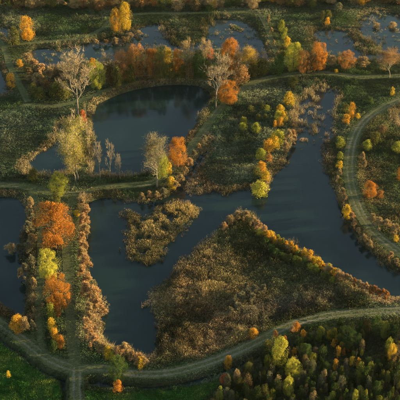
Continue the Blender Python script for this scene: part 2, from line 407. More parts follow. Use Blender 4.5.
def grow(V, Fq, tips, p, d, L, r, depth, spread, up, keep=.68, nch=(2, 3), k=5, aspect=1.0):
    d = d / np.linalg.norm(d)
    segs = 3 if depth > 2 else 2; q = p
    for s in range(segs):
        d2 = d + np.array([random.gauss(0, .09), random.gauss(0, .09), up * .12]); d2 /= np.linalg.norm(d2)
        e = q + d2 * L / segs
        tube(V, Fq, q, e, r * (1 - .35 * s / segs), r * (1 - .35 * (s + 1) / segs), k if depth > 2 else 3)
        if depth >= 1 and s < segs - 1 and random.random() < .75:
            ax = np.array([random.gauss(0, 1), random.gauss(0, 1), random.gauss(0, .4)]); ax /= np.linalg.norm(ax)
            grow(V, Fq, tips, e, d2 + ax * spread * 1.15, L * keep * .8, r * .42, depth - 1, spread, up, keep, nch, k)
        q, d = e, d2
    if depth == 0: tips.append((q, d)); return
    for c in range(random.choice(nch)):
        ax = np.array([random.gauss(0, 1), random.gauss(0, 1), random.gauss(0, .5)]); ax /= np.linalg.norm(ax)
        grow(V, Fq, tips, q, d + ax * spread, L * keep * random.uniform(.8, 1.15), r * .62, depth - 1, spread, up, keep, nch, k)
def norm_unit(arrs):
    """scale a set of vertex arrays to unit height and unit width with the base at z = 0"""
    A = np.concatenate(arrs)
    h = A[:, 2].max(); r = np.quantile(np.hypot(A[:, 0], A[:, 1]), .985)
    return [a * np.array((.5 / r, .5 / r, 1 / h)) for a in arrs]
def blades(B, D, L, wd):
    """thin triangles from B along D"""
    n = len(B); s = np.cross(D, rng.normal(size=(n, 3))); s /= np.linalg.norm(s, axis=1)[:, None] + 1e-9
    V = np.stack([B - s * wd[:, None] * .5, B + s * wd[:, None] * .5, B + D * L[:, None]], 1).reshape(-1, 3)
    return V, np.arange(n * 3).reshape(n, 3)

PROTO = {}
def add_proto(kind, parts): PROTO.setdefault(kind, []).append(parts)     # parts: (part name, mesh, material slot, takes thing colour)
def trunk_mesh(h, r, limbs, reach, k=6, start=.3):
    V, Fq = [], []; p = np.array((0, 0, -.03)); n = 5
    for i in range(n):
        e = np.array((random.gauss(0, .012), random.gauss(0, .012), h * (i + 1) / n))
        tube(V, Fq, p, e, r * (1 - .8 * i / n), r * (1 - .8 * (i + 1) / n), k); p = e
    for i in range(limbs):
        z = random.uniform(start, .9) * h; a = 2 * math.pi * (i * .382 + random.uniform(-.08, .08)); L = reach * random.uniform(.6, 1)
        m_ = np.array((math.cos(a) * L * .5, math.sin(a) * L * .5, z + .10 * h)); e = np.array((math.cos(a) * L, math.sin(a) * L, z + .26 * h))
        rr = r * .45 * (1 - z / h * .6)
        tube(V, Fq, (0, 0, z), m_, rr, rr * .65, 4); tube(V, Fq, m_, e, rr * .65, rr * .2, 4)
    return mesh_np('trunk', np.array(V), np.array(Fq), smooth=True)
ell = lambda b=.0, top=1.0, full=.45: (lambda z: .5 * math.sqrt(max(0.0, 1 - ((z - full) / (top - full if z > full else full - b + 1e-6)) ** 2)))
for _ in range(4):     # broad tree
    C = lobed(24000, 60, .095, ell(.04, 1.02, .52), .14, .4); V, Q = leaf_quads(C, .0138)
    add_proto('broad', [('trunk', trunk_mesh(.8, .026, 9, .33), 'bark', False), ('crown', mesh_np('crown', V, Q), 'leaf', True)])
for _ in range(2):     # egg-shaped, poplar or birch
    C = lobed(10500, 44, .13, ell(.0, 1.02, .42), .1, .35); V, Q = leaf_quads(C, .023, np.array((1.15, 1.15, .75)))
    add_proto('egg', [('trunk', trunk_mesh(.9, .022, 9, .24, start=.15), 'bark', False), ('crown', mesh_np('crown', V, Q), 'leaf', True)])
for _ in range(4):     # leafy bush
    C = lobed(3000, 19, .18, ell(-.25, 1.02, .45), .08, .35); V, Q = leaf_quads(C, .046)
    add_proto('bush', [('stem', trunk_mesh(.7, .03, 6, .3, 4, .1), 'bark', False), ('crown', mesh_np('crown', V, Q), 'leaf', True)])
for _ in range(4):     # sapling: narrow, loose
    C = lobed(1700, 17, .16, ell(-.1, 1.03, .33), .06, .45); V, Q = leaf_quads(C, .05, np.array((1.2, 1.2, .7)))
    add_proto('sapling', [('stem', trunk_mesh(.9, .016, 6, .25, 4, .1), 'bark', False), ('crown', mesh_np('crown', V, Q), 'leaf', True)])
for _ in range(4):     # twiggy shrub, leafless willow
    n = 3200; L_ = 20
    cen = np.array([(random.gauss(0, .2), random.gauss(0, .2), 0) for _ in range(L_)]); cen[:, 2] = .68 - .9 * (cen[:, 0] ** 2 + cen[:, 1] ** 2) * 2 + rng.uniform(-.22, .1, L_)
    R_ = rng.integers(0, L_, n); d_ = rng.normal(size=(n, 3)); d_ /= np.linalg.norm(d_, axis=1)[:, None]; d_[:, 2] = np.abs(d_[:, 2]) * .9 - .15
    B = cen[R_] + d_ * rng.uniform(.02, .13, n)[:, None]; D = d_ + rng.normal(size=(n, 3)) * .45 + np.array((0, 0, .25)); D /= np.linalg.norm(D, axis=1)[:, None]
    B[:, 2] = np.maximum(B[:, 2], .02)
    V, T = blades(B, D, rng.uniform(.05, .14, n), rng.uniform(.016, .034, n)); (V,) = norm_unit([V])
    add_proto('shrub', [('stem', trunk_mesh(.55, .03, 9, .26, 4, .02), 'bark', False), ('branches', mesh_np('branches', V, T), 'twig', True)])
def bare(depth, spread, up, L0, leaves=0, lo_leaf=0.0, twn=6, bole=.13, lsz=.0055):
    V, Fq, tips = [], [], []
    p = np.array((0, 0, -.02)); d = np.array((random.gauss(0, .03), random.gauss(0, .03), 1.0))
    tV, tF = [], []
    # clear bole, then limbs
    hgt_b = bole; tube(tV, tF, p, (d[0] * .1, d[1] * .1, hgt_b), .0125, .010, 7)
    q = np.array((d[0] * .1, d[1] * .1, hgt_b)); r = .010
    for i in range(6):
        e = q + np.array((random.gauss(0, .012), random.gauss(0, .012), .085)); tube(tV, tF, q, e, r, r * .78, 6); r *= .78
        for c in range(2 if i else 1):
            a = random.uniform(0, 2 * math.pi); dv = np.array((math.cos(a) * spread * 1.3, math.sin(a) * spread * 1.3, 1.0))
            grow(V, Fq, tips, e, dv, L0 * (1 - .07 * i), r * .62, depth, spread, up)
        q = e
    grow(V, Fq, tips, q, np.array((0, 0, 1.0)), L0 * .8, r * .8, depth, spread, up)
    TP = np.array([t[0] for t in tips]); TD = np.array([t[1] for t in tips])
    TB = np.repeat(TP, twn, 0); DD = np.repeat(TD, twn, 0) + rng.normal(size=(len(TB), 3)) * .55 + np.array((0, 0, .25))
    DD /= np.linalg.norm(DD, axis=1)[:, None]; n = len(TB)
    bV, bT = blades(TB - DD * .015, DD, rng.uniform(.03, .085, n), rng.uniform(.0022, .0038, n))
    arrs = [np.array(tV), np.array(V), bV]
    if leaves:
        k = rng.integers(0, len(TP), leaves); LC = TP[k] + rng.normal(size=(leaves, 3)) * .028
        LC = LC[(LC[:, 2] < lo_leaf * TP[:, 2].max())] if lo_leaf else LC
        lV, lQ = leaf_quads(LC, lsz); arrs.append(lV)
    arrs = norm_unit(arrs)
    ps = [('trunk', mesh_np('trunk', arrs[0], np.array(tF), smooth=True), 'pale_bark', False),
          ('limbs', mesh_np('limbs', arrs[1], np.array(Fq)), 'pale_bark', False), ('twigs', mesh_np('twigs', arrs[2], bT), 'twig', True)]
    if leaves: ps.append(('foliage', mesh_np('foliage', arrs[3], lQ), 'leaf', 2))
    return ps
for _ in range(3): add_proto('bare', bare(3, .55, .9, .155))
for _ in range(2): add_proto('thin', bare(2, .5, 1.0, .15))
add_proto('pole', bare(1, .35, 1.0, .10))
for _ in range(2): add_proto('half', bare(3, .55, .9, .15, 11000, .92, 6, .05))
for _ in range(2): add_proto('sparse', bare(3, .55, .9, .15, 13000))

COLR = dict(gold=(.62, .35, .04), yellow=(.60, .42, .04), lemon=(.46, .44, .06), ygreen=(.27, .29, .045), olive=(.14, .145, .04), green=(.065, .115, .03),
            dgreen=(.04, .075, .024), orange=(.47, .21, .032), rust=(.40, .205, .06), russet=(.34, .20, .08), red=(.48, .16, .06), brown=(.19, .135, .06),
            tan=(.40, .30, .145), pink=(.48, .315, .15), pale=(.36, .29, .18), grey=(.20, .19, .115), sage=(.17, .18, .10))
cnt = {}
def plant(kind, cx, top, bottom, w, colour, name, label, cat, group=None, colour2=None, var=None, hmax=None, sink=None, tint=None):
    """put a tree where its foot (bottom) touches the ground in the photograph; height and width from its outline"""
    if sink is None: sink = 0 if kind in ('bare', 'thin', 'half', 'sparse', 'pole') else .13
    by = bottom - sink * w
    z = .6
    for _ in range(3):
        X, Y = ground(cx, by, z); z = float(hgt(X, Y))
    z = max(z, -.1)
    kk = (200 - top) / F; D = Y * (SP - kk * CP) / (CP + kk * SP)
    h = max(CAM_H - D - z, .8)
    if hmax: h = min(h, hmax)
    wm = w * mpp(Y, z)
    protos = PROTO[kind]; i = cnt.get(kind, 0) if var is None else var; cnt[kind] = cnt.get(kind, 0) + 1
    parts = protos[i % len(protos)]
    root = bpy.data.objects.new(name, None); COL.objects.link(root)
    root.empty_display_size = .5
    root.location = (float(X), float(Y), z - .05); root.rotation_euler = (0, 0, random.uniform(0, 6.28)); root.scale = (wm, wm, h)
    tag(root, label, cat, group)
    c = np.array(COLR[colour] if isinstance(colour, str) else colour) * random.uniform(.88, 1.12)
    c2 = np.array(COLR[colour2]) if colour2 else c
    for (pn, me, mt, tk) in parts:
        o = link(pn, me, mt, root)
        if pn in ('twigs', 'foliage'): o['kind'] = 'stuff'
        o.color = (*(c2 if tk == 2 else c), 1)
    root['px'] = (float(cx), float((top + bottom) / 2)); root['tint'] = tint or (colour if isinstance(colour, str) else '')
    THINGS.append(root)
    return root
THINGS = []

# --- trees that stand out one by one: kind, centre x, top, foot, width (photo pixels)
T = plant
tr = 'tree'; bu = 'bush'; sh = 'shrub'
T('egg', 28, 16, 42, 16, 'gold', 'birch_tree', 'golden orange egg-shaped tree on the far left bank beside an olive bush', tr)
T('bush', 14, 28, 46, 13, 'olive', 'round_bush', 'dark olive bush left of the golden orange tree at the far left', bu)
T('egg', 126, 2, 33, 13, 'yellow', 'birch_tree', 'tall bright yellow tree, right of a lower yellow one, behind the far pond', tr)
T('egg', 116, 8, 33, 12, 'gold', 'birch_tree', 'lower golden tree leaning against the tall yellow tree behind the far pond', tr)
T('bush', 85, 26, 34, 9, 'green', 'round_bush', 'small round green bush left of the tall yellow tree on the far marsh', bu)
T('bush', 20, 60, 67, 7, 'gold', 'round_bush', 'small golden bush beside the upper left track', bu)
T('sapling', 12, 73, 88, 10, 'gold', 'young_tree', 'small pointed golden tree between the upper left track and dark water', tr)
T('bare', 78, 46, 114, 38, 'pale', 'bare_tree', 'tallest bare pale tree, with wide fan-shaped crown, at the upper left', tr)
T('broad', 97, 61, 92, 19, 'ygreen', 'leafy_tree', 'yellow green tree touching the right side of the tall bare tree', tr)
T('bush', 93, 58, 70, 8, 'gold', 'round_bush', 'small golden treetop above the yellow green tree by the tall bare tree', bu)
T('bare', 106, 50, 84, 20, 'pale', 'bare_tree', 'low pale twiggy tree right of the yellow green tree by the far pond', tr)
T('half', 78, 108, 180, 40, 'pale', 'twiggy_tree', 'tall pale twiggy tree with yellow leaves low down on the dam between two dark ponds', tr, colour2='lemon')
T('pole', 92, 98, 178, 6, 'pale', 'poplar_tree', 'slim bright trunk standing at the right of the tall twiggy yellow tree', tr)
T('half', 76, 136, 182, 30, 'tan', 'leafy_tree', 'lemon yellow bushy tree at the foot of the tall twiggy tree on the dam', tr, colour2='lemon')
T('bush', 84, 110, 124, 7, 'red', 'round_bush', 'small red orange bush behind the tall twiggy yellow tree', bu)
T('thin', 100, 139, 178, 15, 'pale', 'bare_tree', 'bare tree on the dam, leftmost of three right of the bright trunk', tr)
T('thin', 110, 138, 179, 13, 'pale', 'bare_tree', 'bare tree on the dam, middle of three right of the bright trunk', tr)
T('thin', 120, 152, 180, 9, 'pale', 'bare_tree', 'smallest bare tree on the dam, alone against the dark pond', tr)
T('broad', 60, 173, 199, 21, 'ygreen', 'leafy_tree', 'round yellow green tree at the track crossing above the big orange tree', tr)
T('bush', 34, 169, 182, 12, 'olive', 'round_bush', 'dull olive bush beside the cross track near the small dark pond', bu)
T('broad', 56, 204, 254, 41, (.43, .185, .032), 'maple_tree', 'biggest round orange tree, between the two parallel tracks on the left', tr)
T('broad', 50, 250, 284, 21, 'lemon', 'leafy_tree', 'lemon green tree between the big orange tree and a smaller orange one', tr)
T('broad', 60, 275, 313, 27, 'orange', 'maple_tree', 'second round orange tree, below the lemon green tree between the tracks', tr)
T('bush', 52, 304, 322, 9, 'ygreen', 'round_bush', 'upright yellow green bush just below the second orange tree', bu)
T('bush', 59, 307, 318, 7, 'rust', 'round_bush', 'small rust bush at the foot of the second orange tree', bu)
T('bush', 53, 318, 333, 9, 'yellow', 'round_bush', 'yellow bush in the strip between the two left tracks', bu)
T('bush', 56, 328, 343, 8, 'gold', 'round_bush', 'golden bush right above the orange bush in the strip between tracks', bu)
T('bush', 61, 336, 349, 9, 'orange', 'round_bush', 'orange bush at the lower end of the strip between tracks', bu)
T('bush', 54, 341, 354, 10, 'dgreen', 'round_bush', 'dark green bush at the bottom of the strip between tracks', bu)
T('bush', 56, 191, 207, 11, 'olive', 'round_bush', 'olive bush between the round yellow green tree and the big orange tree', bu)
T('bush', 18, 316, 332, 14, 'gold', 'round_bush', 'golden bush at the bottom corner of the left pond', bu)
T('bush', 25, 317, 331, 9, 'tan', 'round_bush', 'tan bush right of the golden bush at the left pond', bu)
T('sapling', 9, 366, 378, 5, 'yellow', 'round_bush', 'tiny pale yellow bush alone on the lower left lawn edge', bu, hmax=2.5)
T('broad', 119, 357, 384, 20, 'green', 'leafy_tree', 'small green tree standing by the ditch near the track junction', tr)
T('bush', 118, 381, 394, 11, 'orange', 'round_bush', 'orange bush below the small green tree by the ditch', bu)
T('bush', 108, 346, 360, 9, 'yellow', 'round_bush', 'yellow bush on the shore right of the track junction', bu)
T('bush', 112, 351, 361, 8, 'lemon', 'round_bush', 'lemon bush beside the yellow one on the shore near the junction', bu)
T('bush', 141, 357, 369, 8, 'yellow', 'round_bush', 'yellow bush at the end of the shrub row by the south track', bu)
T('sparse', 157, 130, 187, 38, 'pale', 'twiggy_tree', 'wide half bare greyish tree on the dam point between pond and lake', tr, colour2='sage')
T('broad', 178, 138, 170, 21, 'orange', 'maple_tree', 'orange tree right of the wide half bare tree on the dam point', tr)
T('bush', 168, 162, 175, 9, 'yellow', 'round_bush', 'yellow bush at the foot of the orange tree on the dam point', bu)
T('egg', 162, 152, 180, 14, 'ygreen', 'leafy_tree', 'yellow green tree under the wide half bare tree on the dam point', tr)
T('bush', 172, 177, 190, 9, 'yellow', 'round_bush', 'yellow bush on the lake shore below the dam point', bu)
T('bare', 216, 49, 108, 34, 'pale', 'bare_tree', 'bare white tree at the upper right corner of the dark pond', tr)
T('broad', 228, 81, 107, 22, 'orange', 'maple_tree', 'bright orange low tree beside the bare white tree', tr)
# orange tree row behind the upper pond
T('broad', 123, 51, 84, 20, (.42, .22, .08), 'oak_tree', 'russet tree at the left end of the tree row behind the dark pond', tr)
T('broad', 137, 44, 82, 21, 'rust', 'oak_tree', 'rust orange round tree, second in the row behind the dark pond', tr)
T('broad', 153, 49, 80, 18, (.42, .19, .045), 'oak_tree', 'rust tree in the middle of the left row behind the dark pond', tr)
T('broad', 162, 49, 82, 15, 'olive', 'leafy_tree', 'olive tree behind a yellow one in the row above the dark pond', tr)
T('egg', 168, 47, 74, 11, 'yellow', 'birch_tree', 'yellow tree in the row above the dark pond', tr)
T('broad', 178, 49, 78, 15, 'orange', 'maple_tree', 'orange tree right of the yellow one above the dark pond', tr)
T('bare', 186, 36, 78, 18, 'tan', 'bare_tree', 'bare tan tree left of the dark green tree in the row', tr)
T('egg', 199, 50, 80, 16, 'green', 'evergreen_tree', 'dark green tree in the middle of the autumn row', tr)
T('bare', 204, 36, 72, 17, 'tan', 'bare_tree', 'bare tan tree behind the dark green tree', tr)
T('bush', 210, 48, 60, 8, 'red', 'round_bush', 'small red treetop left of the tall orange red tree', bu)
T('broad', 230, 38, 80, 21, 'orange', 'maple_tree', 'tall orange red tree behind the bare white tree', tr)
T('sparse', 246, 42, 78, 22, 'tan', 'leafy_tree', 'tan and yellow tree right of the tall orange red tree', tr, colour2='yellow')
T('bush', 240, 66, 86, 18, 'russet', 'round_bush', 'russet bush under the tan and yellow tree', bu)
T('bush', 254, 60, 78, 16, 'olive', 'round_bush', 'olive bush right of the russet bush on the path bend', bu)
T('bush', 222, 60, 82, 12, 'brown', 'round_bush', 'brown bush behind the bright orange low tree', bu)
T('bush', 262, 58, 76, 15, 'olive', 'round_bush', 'dull olive bush at the end of the far dam', bu)
T('broad', 293, 43, 74, 21, 'lemon', 'leafy_tree', 'lemon yellow round tree in the row by the straight upper path', tr)
T('broad', 302, 50, 76, 15, 'rust', 'oak_tree', 'rust tree between the lemon tree and the orange tree', tr)
T('broad', 318, 42, 74, 18, 'orange', 'maple_tree', 'orange tree in the row by the upper right path', tr)
T('bush', 310, 52, 74, 13, 'brown', 'round_bush', 'brown bush left of the orange tree by the upper right path', bu)
T('broad', 346, 51, 72, 18, 'rust', 'oak_tree', 'low rust orange tree on the bank by the shallow marsh', tr)
T('shrub', 362, 56, 70, 18, 'tan', 'willow_shrub', 'tan twiggy shrub right of the low rust tree on the marsh bank', sh)
T('shrub', 332, 54, 70, 13, 'tan', 'willow_shrub', 'tan twiggy shrub left of the low rust tree on the marsh bank', sh)
T('sparse', 389, 47, 78, 28, 'tan', 'leafy_tree', 'wide pinkish tan tree at the right end of the upper row', tr, colour2='rust')
T('bush', 336, 69, 73, 5, 'yellow', 'round_bush', 'tiny bright yellow bush beside the upper right path', bu)
T('bush', 277, 55, 76, 14, 'green', 'round_bush', 'dark green bush left of the lemon yellow round tree', bu)
for i, (x, y, w, c) in enumerate([(281, 20, 7, 'ygreen'), (284, 28, 8, 'ygreen'), (287, 37, 8, 'yellow'), (283, 44, 9, 'olive'), (289, 46, 9, 'lemon')]):
    T('bush', x, y, y + 12, w, c, 'round_bush', 'yellow green bush in the file climbing the far dam', bu, 'bushes along the far dam')
for (x, t, b, w, c, l) in [(117, 52, 82, 13, 'pale', 'pale bare tree at the left end of the autumn row'), (145, 46, 80, 12, 'tan', 'bare tan tree between the rust trees of the autumn row'),
                           (193, 42, 78, 13, 'tan', 'slim bare tree just left of the dark green tree'), (211, 40, 74, 12, 'tan', 'slim bare tree just right of the dark green tree'), (236, 44, 80, 14, 'pale', 'bare tree between the orange red tree and the tan one'),
                           (262, 48, 74, 13, 'tan', 'bare tan tree at the right end of the autumn row')]:
    T('thin', x, t, b, w, c, 'bare_tree', l, tr)
# central reed bed
for (x, t, b, w, c, l) in [
    (289, 94, 106, 9, 'yellow', 'round yellow bush at the top of the reed bed file'),
    (280, 106, 115, 7, 'yellow', 'yellow bush, first of the tight cluster in the reed bed'),
    (284, 112, 122, 6, 'yellow', 'yellow bush at the right of the tight cluster in the reed bed'),
    (278, 112, 121, 6, 'lemon', 'lemon bush at the left of the tight cluster in the reed bed'),
    (280, 119, 126, 5, 'gold', 'small golden bush at the bottom of the tight reed bed cluster'),
    (275, 121, 127, 4, 'gold', 'tiny golden bush left of the tight reed bed cluster'),
    (279, 131, 143, 12, 'lemon', 'round lemon bush near the lake edge of the reed bed'),
    (274, 136, 148, 9, 'yellow', 'yellow bush in front of the round lemon bush'),
    (268, 141, 152, 9, 'gold', 'golden bush at the lower end of the bright reed bed file'),
    (261, 150, 160, 9, 'ygreen', 'yellow green bush below the golden file in the reed bed'),
    (269, 155, 161, 6, 'rust', 'small rust bush by the water below the golden file'),
    (262, 163, 172, 8, 'gold', 'golden bush above the tip of the reed bed'),
    (257, 169, 177, 7, 'olive', 'olive bush left of the golden one near the reed bed tip'),
    (265, 173, 182, 9, 'yellow', 'yellow bush right above the large bush at the reed bed tip'),
    (260, 182, 196, 14, 'lemon', 'largest lemon bush at the very tip of the reed bed'),
    (293, 78, 86, 8, 'olive', 'olive bush near the upper path above the yellow bushes'),
    (251, 107, 112, 6, 'olive', 'small olive bush, upper left of the scattered reed bed group'),
    (267, 106, 111, 5, 'ygreen', 'tiny yellow green bush at the right of the scattered group'),
    (263, 104, 109, 4, 'olive', 'tiny olive bush beside the yellow green one in the scattered group'),
    (244, 118, 125, 6, 'ygreen', 'small bush at the left of the scattered reed bed group'),
    (243, 124, 131, 7, 'ygreen', 'lowest left bush of the scattered reed bed group'),
    (256, 124, 133, 8, 'ygreen', 'biggest bush of the scattered reed bed group'),
    (258, 115, 120, 5, 'olive', 'small dull bush in the middle of the scattered group'),
    (265, 115, 119, 4, 'olive', 'tiny dull bush right of the middle of the scattered group')]:
    T('bush', x, t - 1, b + 1, w * 1.3, c, 'round_bush', l, bu)
for (x, t, b, w, c) in [(288, 128, 148, 11, 'tan'), (293, 128, 143, 9, 'pink'), (285, 140, 154, 9, 'tan')]:
    T('shrub', x, t, b, w, c, 'willow_shrub', 'tan twiggy shrub on the lake edge beside the lemon bush', sh, 'shrubs by the lemon bush')
# right side
for (k, x, t, b, w, c, n, l, ct) in [
    ('egg', 351, 102, 120, 8, 'gold', 'birch_tree', 'pointed golden tree left of the curved right track', tr),
    ('bush', 346, 114, 125, 8, 'gold', 'round_bush', 'golden bush at the left of the pointed golden tree', bu),
    ('bush', 345, 104, 114, 9, 'olive', 'round_bush', 'olive bush behind the pointed golden tree', bu),
    ('bush', 358, 113, 119, 5, 'yellow', 'round_bush', 'small yellow bush right of the pointed golden tree', bu),
    ('bush', 370, 97, 105, 7, 'green', 'round_bush', 'green bush above the curved right track', bu),
    ('sapling', 392, 87, 97, 5, 'yellow', 'young_tree', 'small yellow sapling at the far right above the track', tr),
    ('bush', 340, 137, 148, 10, 'ygreen', 'round_bush', 'yellow green bush on the lake side of the right track', bu),
    ('bush', 340, 152, 160, 7, 'ygreen', 'round_bush', 'smaller bush below the yellow green one on the lake side', bu),
    ('bush', 339, 161, 169, 7, 'yellow', 'round_bush', 'yellow bush on the lake bank left of the right track', bu),
    ('bush', 340, 178, 185, 6, 'olive', 'round_bush', 'small olive bush low on the lake bank', bu),
    ('bush', 375, 133, 144, 13, 'olive', 'round_bush', 'round olive bush right of the curved track', bu),
    ('bush', 367, 140, 151, 10, 'ygreen', 'round_bush', 'bush left of the round olive one right of the track', bu),
    ('bush', 383, 125, 134, 11, 'brown', 'round_bush', 'brownish bush above the round olive one', bu),
    ('bush', 397, 142, 153, 11, 'ygreen', 'round_bush', 'yellow green bush cut by the right edge', bu),
    ('broad', 369, 182, 200, 15, 'orange', 'maple_tree', 'lone round orange tree right of the curved track', tr),
    ('bush', 380, 191, 198, 8, 'rust', 'round_bush', 'low rust bush right of the lone orange tree', bu),
    ('broad', 401, 167, 184, 12, 'orange', 'maple_tree', 'orange tree half cut off by the right edge', tr),
    ('bush', 346, 205, 220, 10, 'yellow', 'round_bush', 'yellow bush on the lake bank where the track bends', bu),
    ('bush', 396, 235, 242, 6, 'yellow', 'round_bush', 'small yellow bush beside the track at the right edge', bu)]:
    T(k, x, t, b, w, c, n, l, ct)
for (x, y, w, c) in [(351, 216, 8, 'pink'), (354, 224, 8, 'pink'), (358, 231, 8, 'tan'), (363, 238, 8, 'tan'), (369, 244, 8, 'tan'), (390, 256, 9, 'pink'), (396, 262, 9, 'tan'),
                     (342, 192, 8, 'tan'), (344, 198, 7, 'tan'), (339, 172, 7, 'tan'), (348, 208, 7, 'tan'), (362, 156, 6, 'tan'), (364, 164, 6, 'tan')]:
    T('shrub', x, y - 5, y + 6, w, c, 'willow_shrub', 'low tan twiggy shrub on the verge of the curved right track', sh, 'shrubs along the right track')
for (x, y, w) in [(378, 222, 14), (386, 224, 14), (394, 229, 13), (372, 218, 10)]:
    T('shrub', x, y - 6, y + 8, w, 'tan', 'willow_shrub', 'brown shrub in the clump inside the bend of the right track', sh, 'shrub clump inside the bend')
# left strip of pinkish shrubs on the lake shore
for (x, t, b, w) in [(84, 196, 211, 12), (87, 203, 222, 13), (85, 212, 232, 13), (87, 222, 241, 13), (83, 231, 249, 12), (85, 239, 256, 12), (83, 246, 264, 12), (86, 252, 274, 14),
                     (84, 264, 281, 13), (88, 270, 292, 15), (87, 280, 300, 15), (94, 284, 306, 18), (98, 292, 316, 19), (91, 300, 322, 17), (87, 316, 333, 12), (90, 325, 342, 13),
                     (95, 333, 350, 14), (100, 338, 356, 13), (104, 342, 358, 11), (119, 345, 361, 13), (125, 342, 360, 15), (132, 349, 364, 13), (139, 352, 367, 13), (144, 356, 368, 9)]:
    T('shrub', x, t, b, w, random.choice(['pink', 'pink', 'tan']), 'willow_shrub', 'pinkish tan shrub in the row along the left shore of the lake', sh, 'pinkish shrub row on the lake shore')
T('bush', 77, 210, 217, 6, 'yellow', 'round_bush', 'small yellow bush beside the pinkish shrub row near the big orange tree', bu)
# reed shrubs round the left pond
for (x, t, b, w) in [(31, 196, 212, 11), (32, 208, 224, 12), (30, 220, 237, 12), (33, 232, 250, 12), (29, 240, 258, 14), (20, 242, 258, 12), (11, 243, 258, 13), (32, 254, 270, 12),
                     (27, 262, 280, 13), (22, 266, 285, 12), (35, 276, 292, 7), (35, 292, 308, 7), (35, 305, 322, 7), (33, 318, 332, 8)]:
    T('shrub', x, t, b, w, random.choice(['grey', 'tan', 'tan']), 'willow_shrub', 'grey tan shrub crowding the right shore of the left pond', sh, 'shrubs round the left pond')
# peninsula ridge facing the sun
for i in range(34):
    t = i / 33; x = 261 + t * 76 + random.uniform(-1.2, 1.2); y = np.interp(x, [258, 277, 292, 312, 338], [231, 240, 247, 259, 276]) + random.uniform(-.6, 2.6)
    hh = random.choice([3, 4, 5, 7])
    T(random.choice(['bush', 'bush', 'shrub']), x, y - hh, y + 4, random.uniform(5, 10), random.choices(['gold', 'yellow', 'tan', 'lemon', 'ygreen'], [4, 3, 4, 1, 1])[0], 'round_bush',
      'yellow bush in the sunlit hedge along the peninsula shore', bu, 'sunlit hedge on the peninsula')
for i in range(16):
    t = i / 15; x = 266 + t * 64 + random.uniform(-2, 2); y = np.interp(x, [258, 277, 292, 312, 338], [240, 249, 257, 268, 284]) + random.uniform(-2, 5)
    T('bush', x, y - random.uniform(2, 5), y + 4, random.uniform(6, 11), random.choice(['green', 'olive', 'green', 'ygreen']), 'round_bush', 'low green bush behind the sunlit hedge', bu, 'green bushes behind the hedge')
for i in range(13):
    t = i / 12; x = 338 + t * 48; y = np.interp(x, [338, 356, 386], [277, 286, 298]) + random.uniform(-1, 1.5)
    T('shrub', x, y - 8, y + 4, random.uniform(7, 10), random.choice(['pink', 'tan', 'rust']), 'willow_shrub', 'reddish tan shrub in the row at the thin end of the peninsula', sh, 'shrub row at the peninsula end')
for (x, y, w) in [(230, 220, 10), (238, 216, 11), (246, 216, 11), (253, 221, 11), (258, 226, 10), (264, 230, 9), (224, 227, 9)]:
    T('shrub', x, y - 6, y + 7, w, random.choice(['tan', 'pink', 'tan']), 'willow_shrub', 'tan shrub on the rounded tip of the peninsula', sh, 'shrubs on the peninsula tip')
for (x, y, w) in [(234, 302, 14), (241, 297, 13), (248, 293, 14), (256, 291, 15), (263, 289, 11), (238, 308, 13), (230, 312, 10), (252, 299, 12), (246, 287, 10)]:
    T('shrub', x, y - 6, y + 7, w, 'grey', 'willow_shrub', 'greyish shrub in the thicket in the middle of the peninsula', sh, 'grey thicket on the peninsula')
for (x, t, b, w, c, l) in [(253, 329, 338, 10, 'gold', 'golden bush in the dark reeds above the south track'), (296, 323, 331, 9, 'orange', 'orange low bush by the south track verge'),
                           (292, 326, 333, 6, 'pink', 'pinkish low bush beside the orange one by the south track'), (303, 330, 337, 6, 'gold', 'small golden bush just below the south track'),
                           (228, 356, 367, 8, 'gold', 'lone golden bush right below the south track'), (224, 375, 385, 9, 'red', 'reddish bush at the left of the lower right wood'),
                           (219, 392, 399, 8, 'tan', 'tan bush at the bottom edge left of the wood'), (275, 331, 338, 6, 'rust', 'rust bush between the south track and the tall lemon tree')]:
    T('bush', x, t, b, w, c, 'round_bush', l, bu)
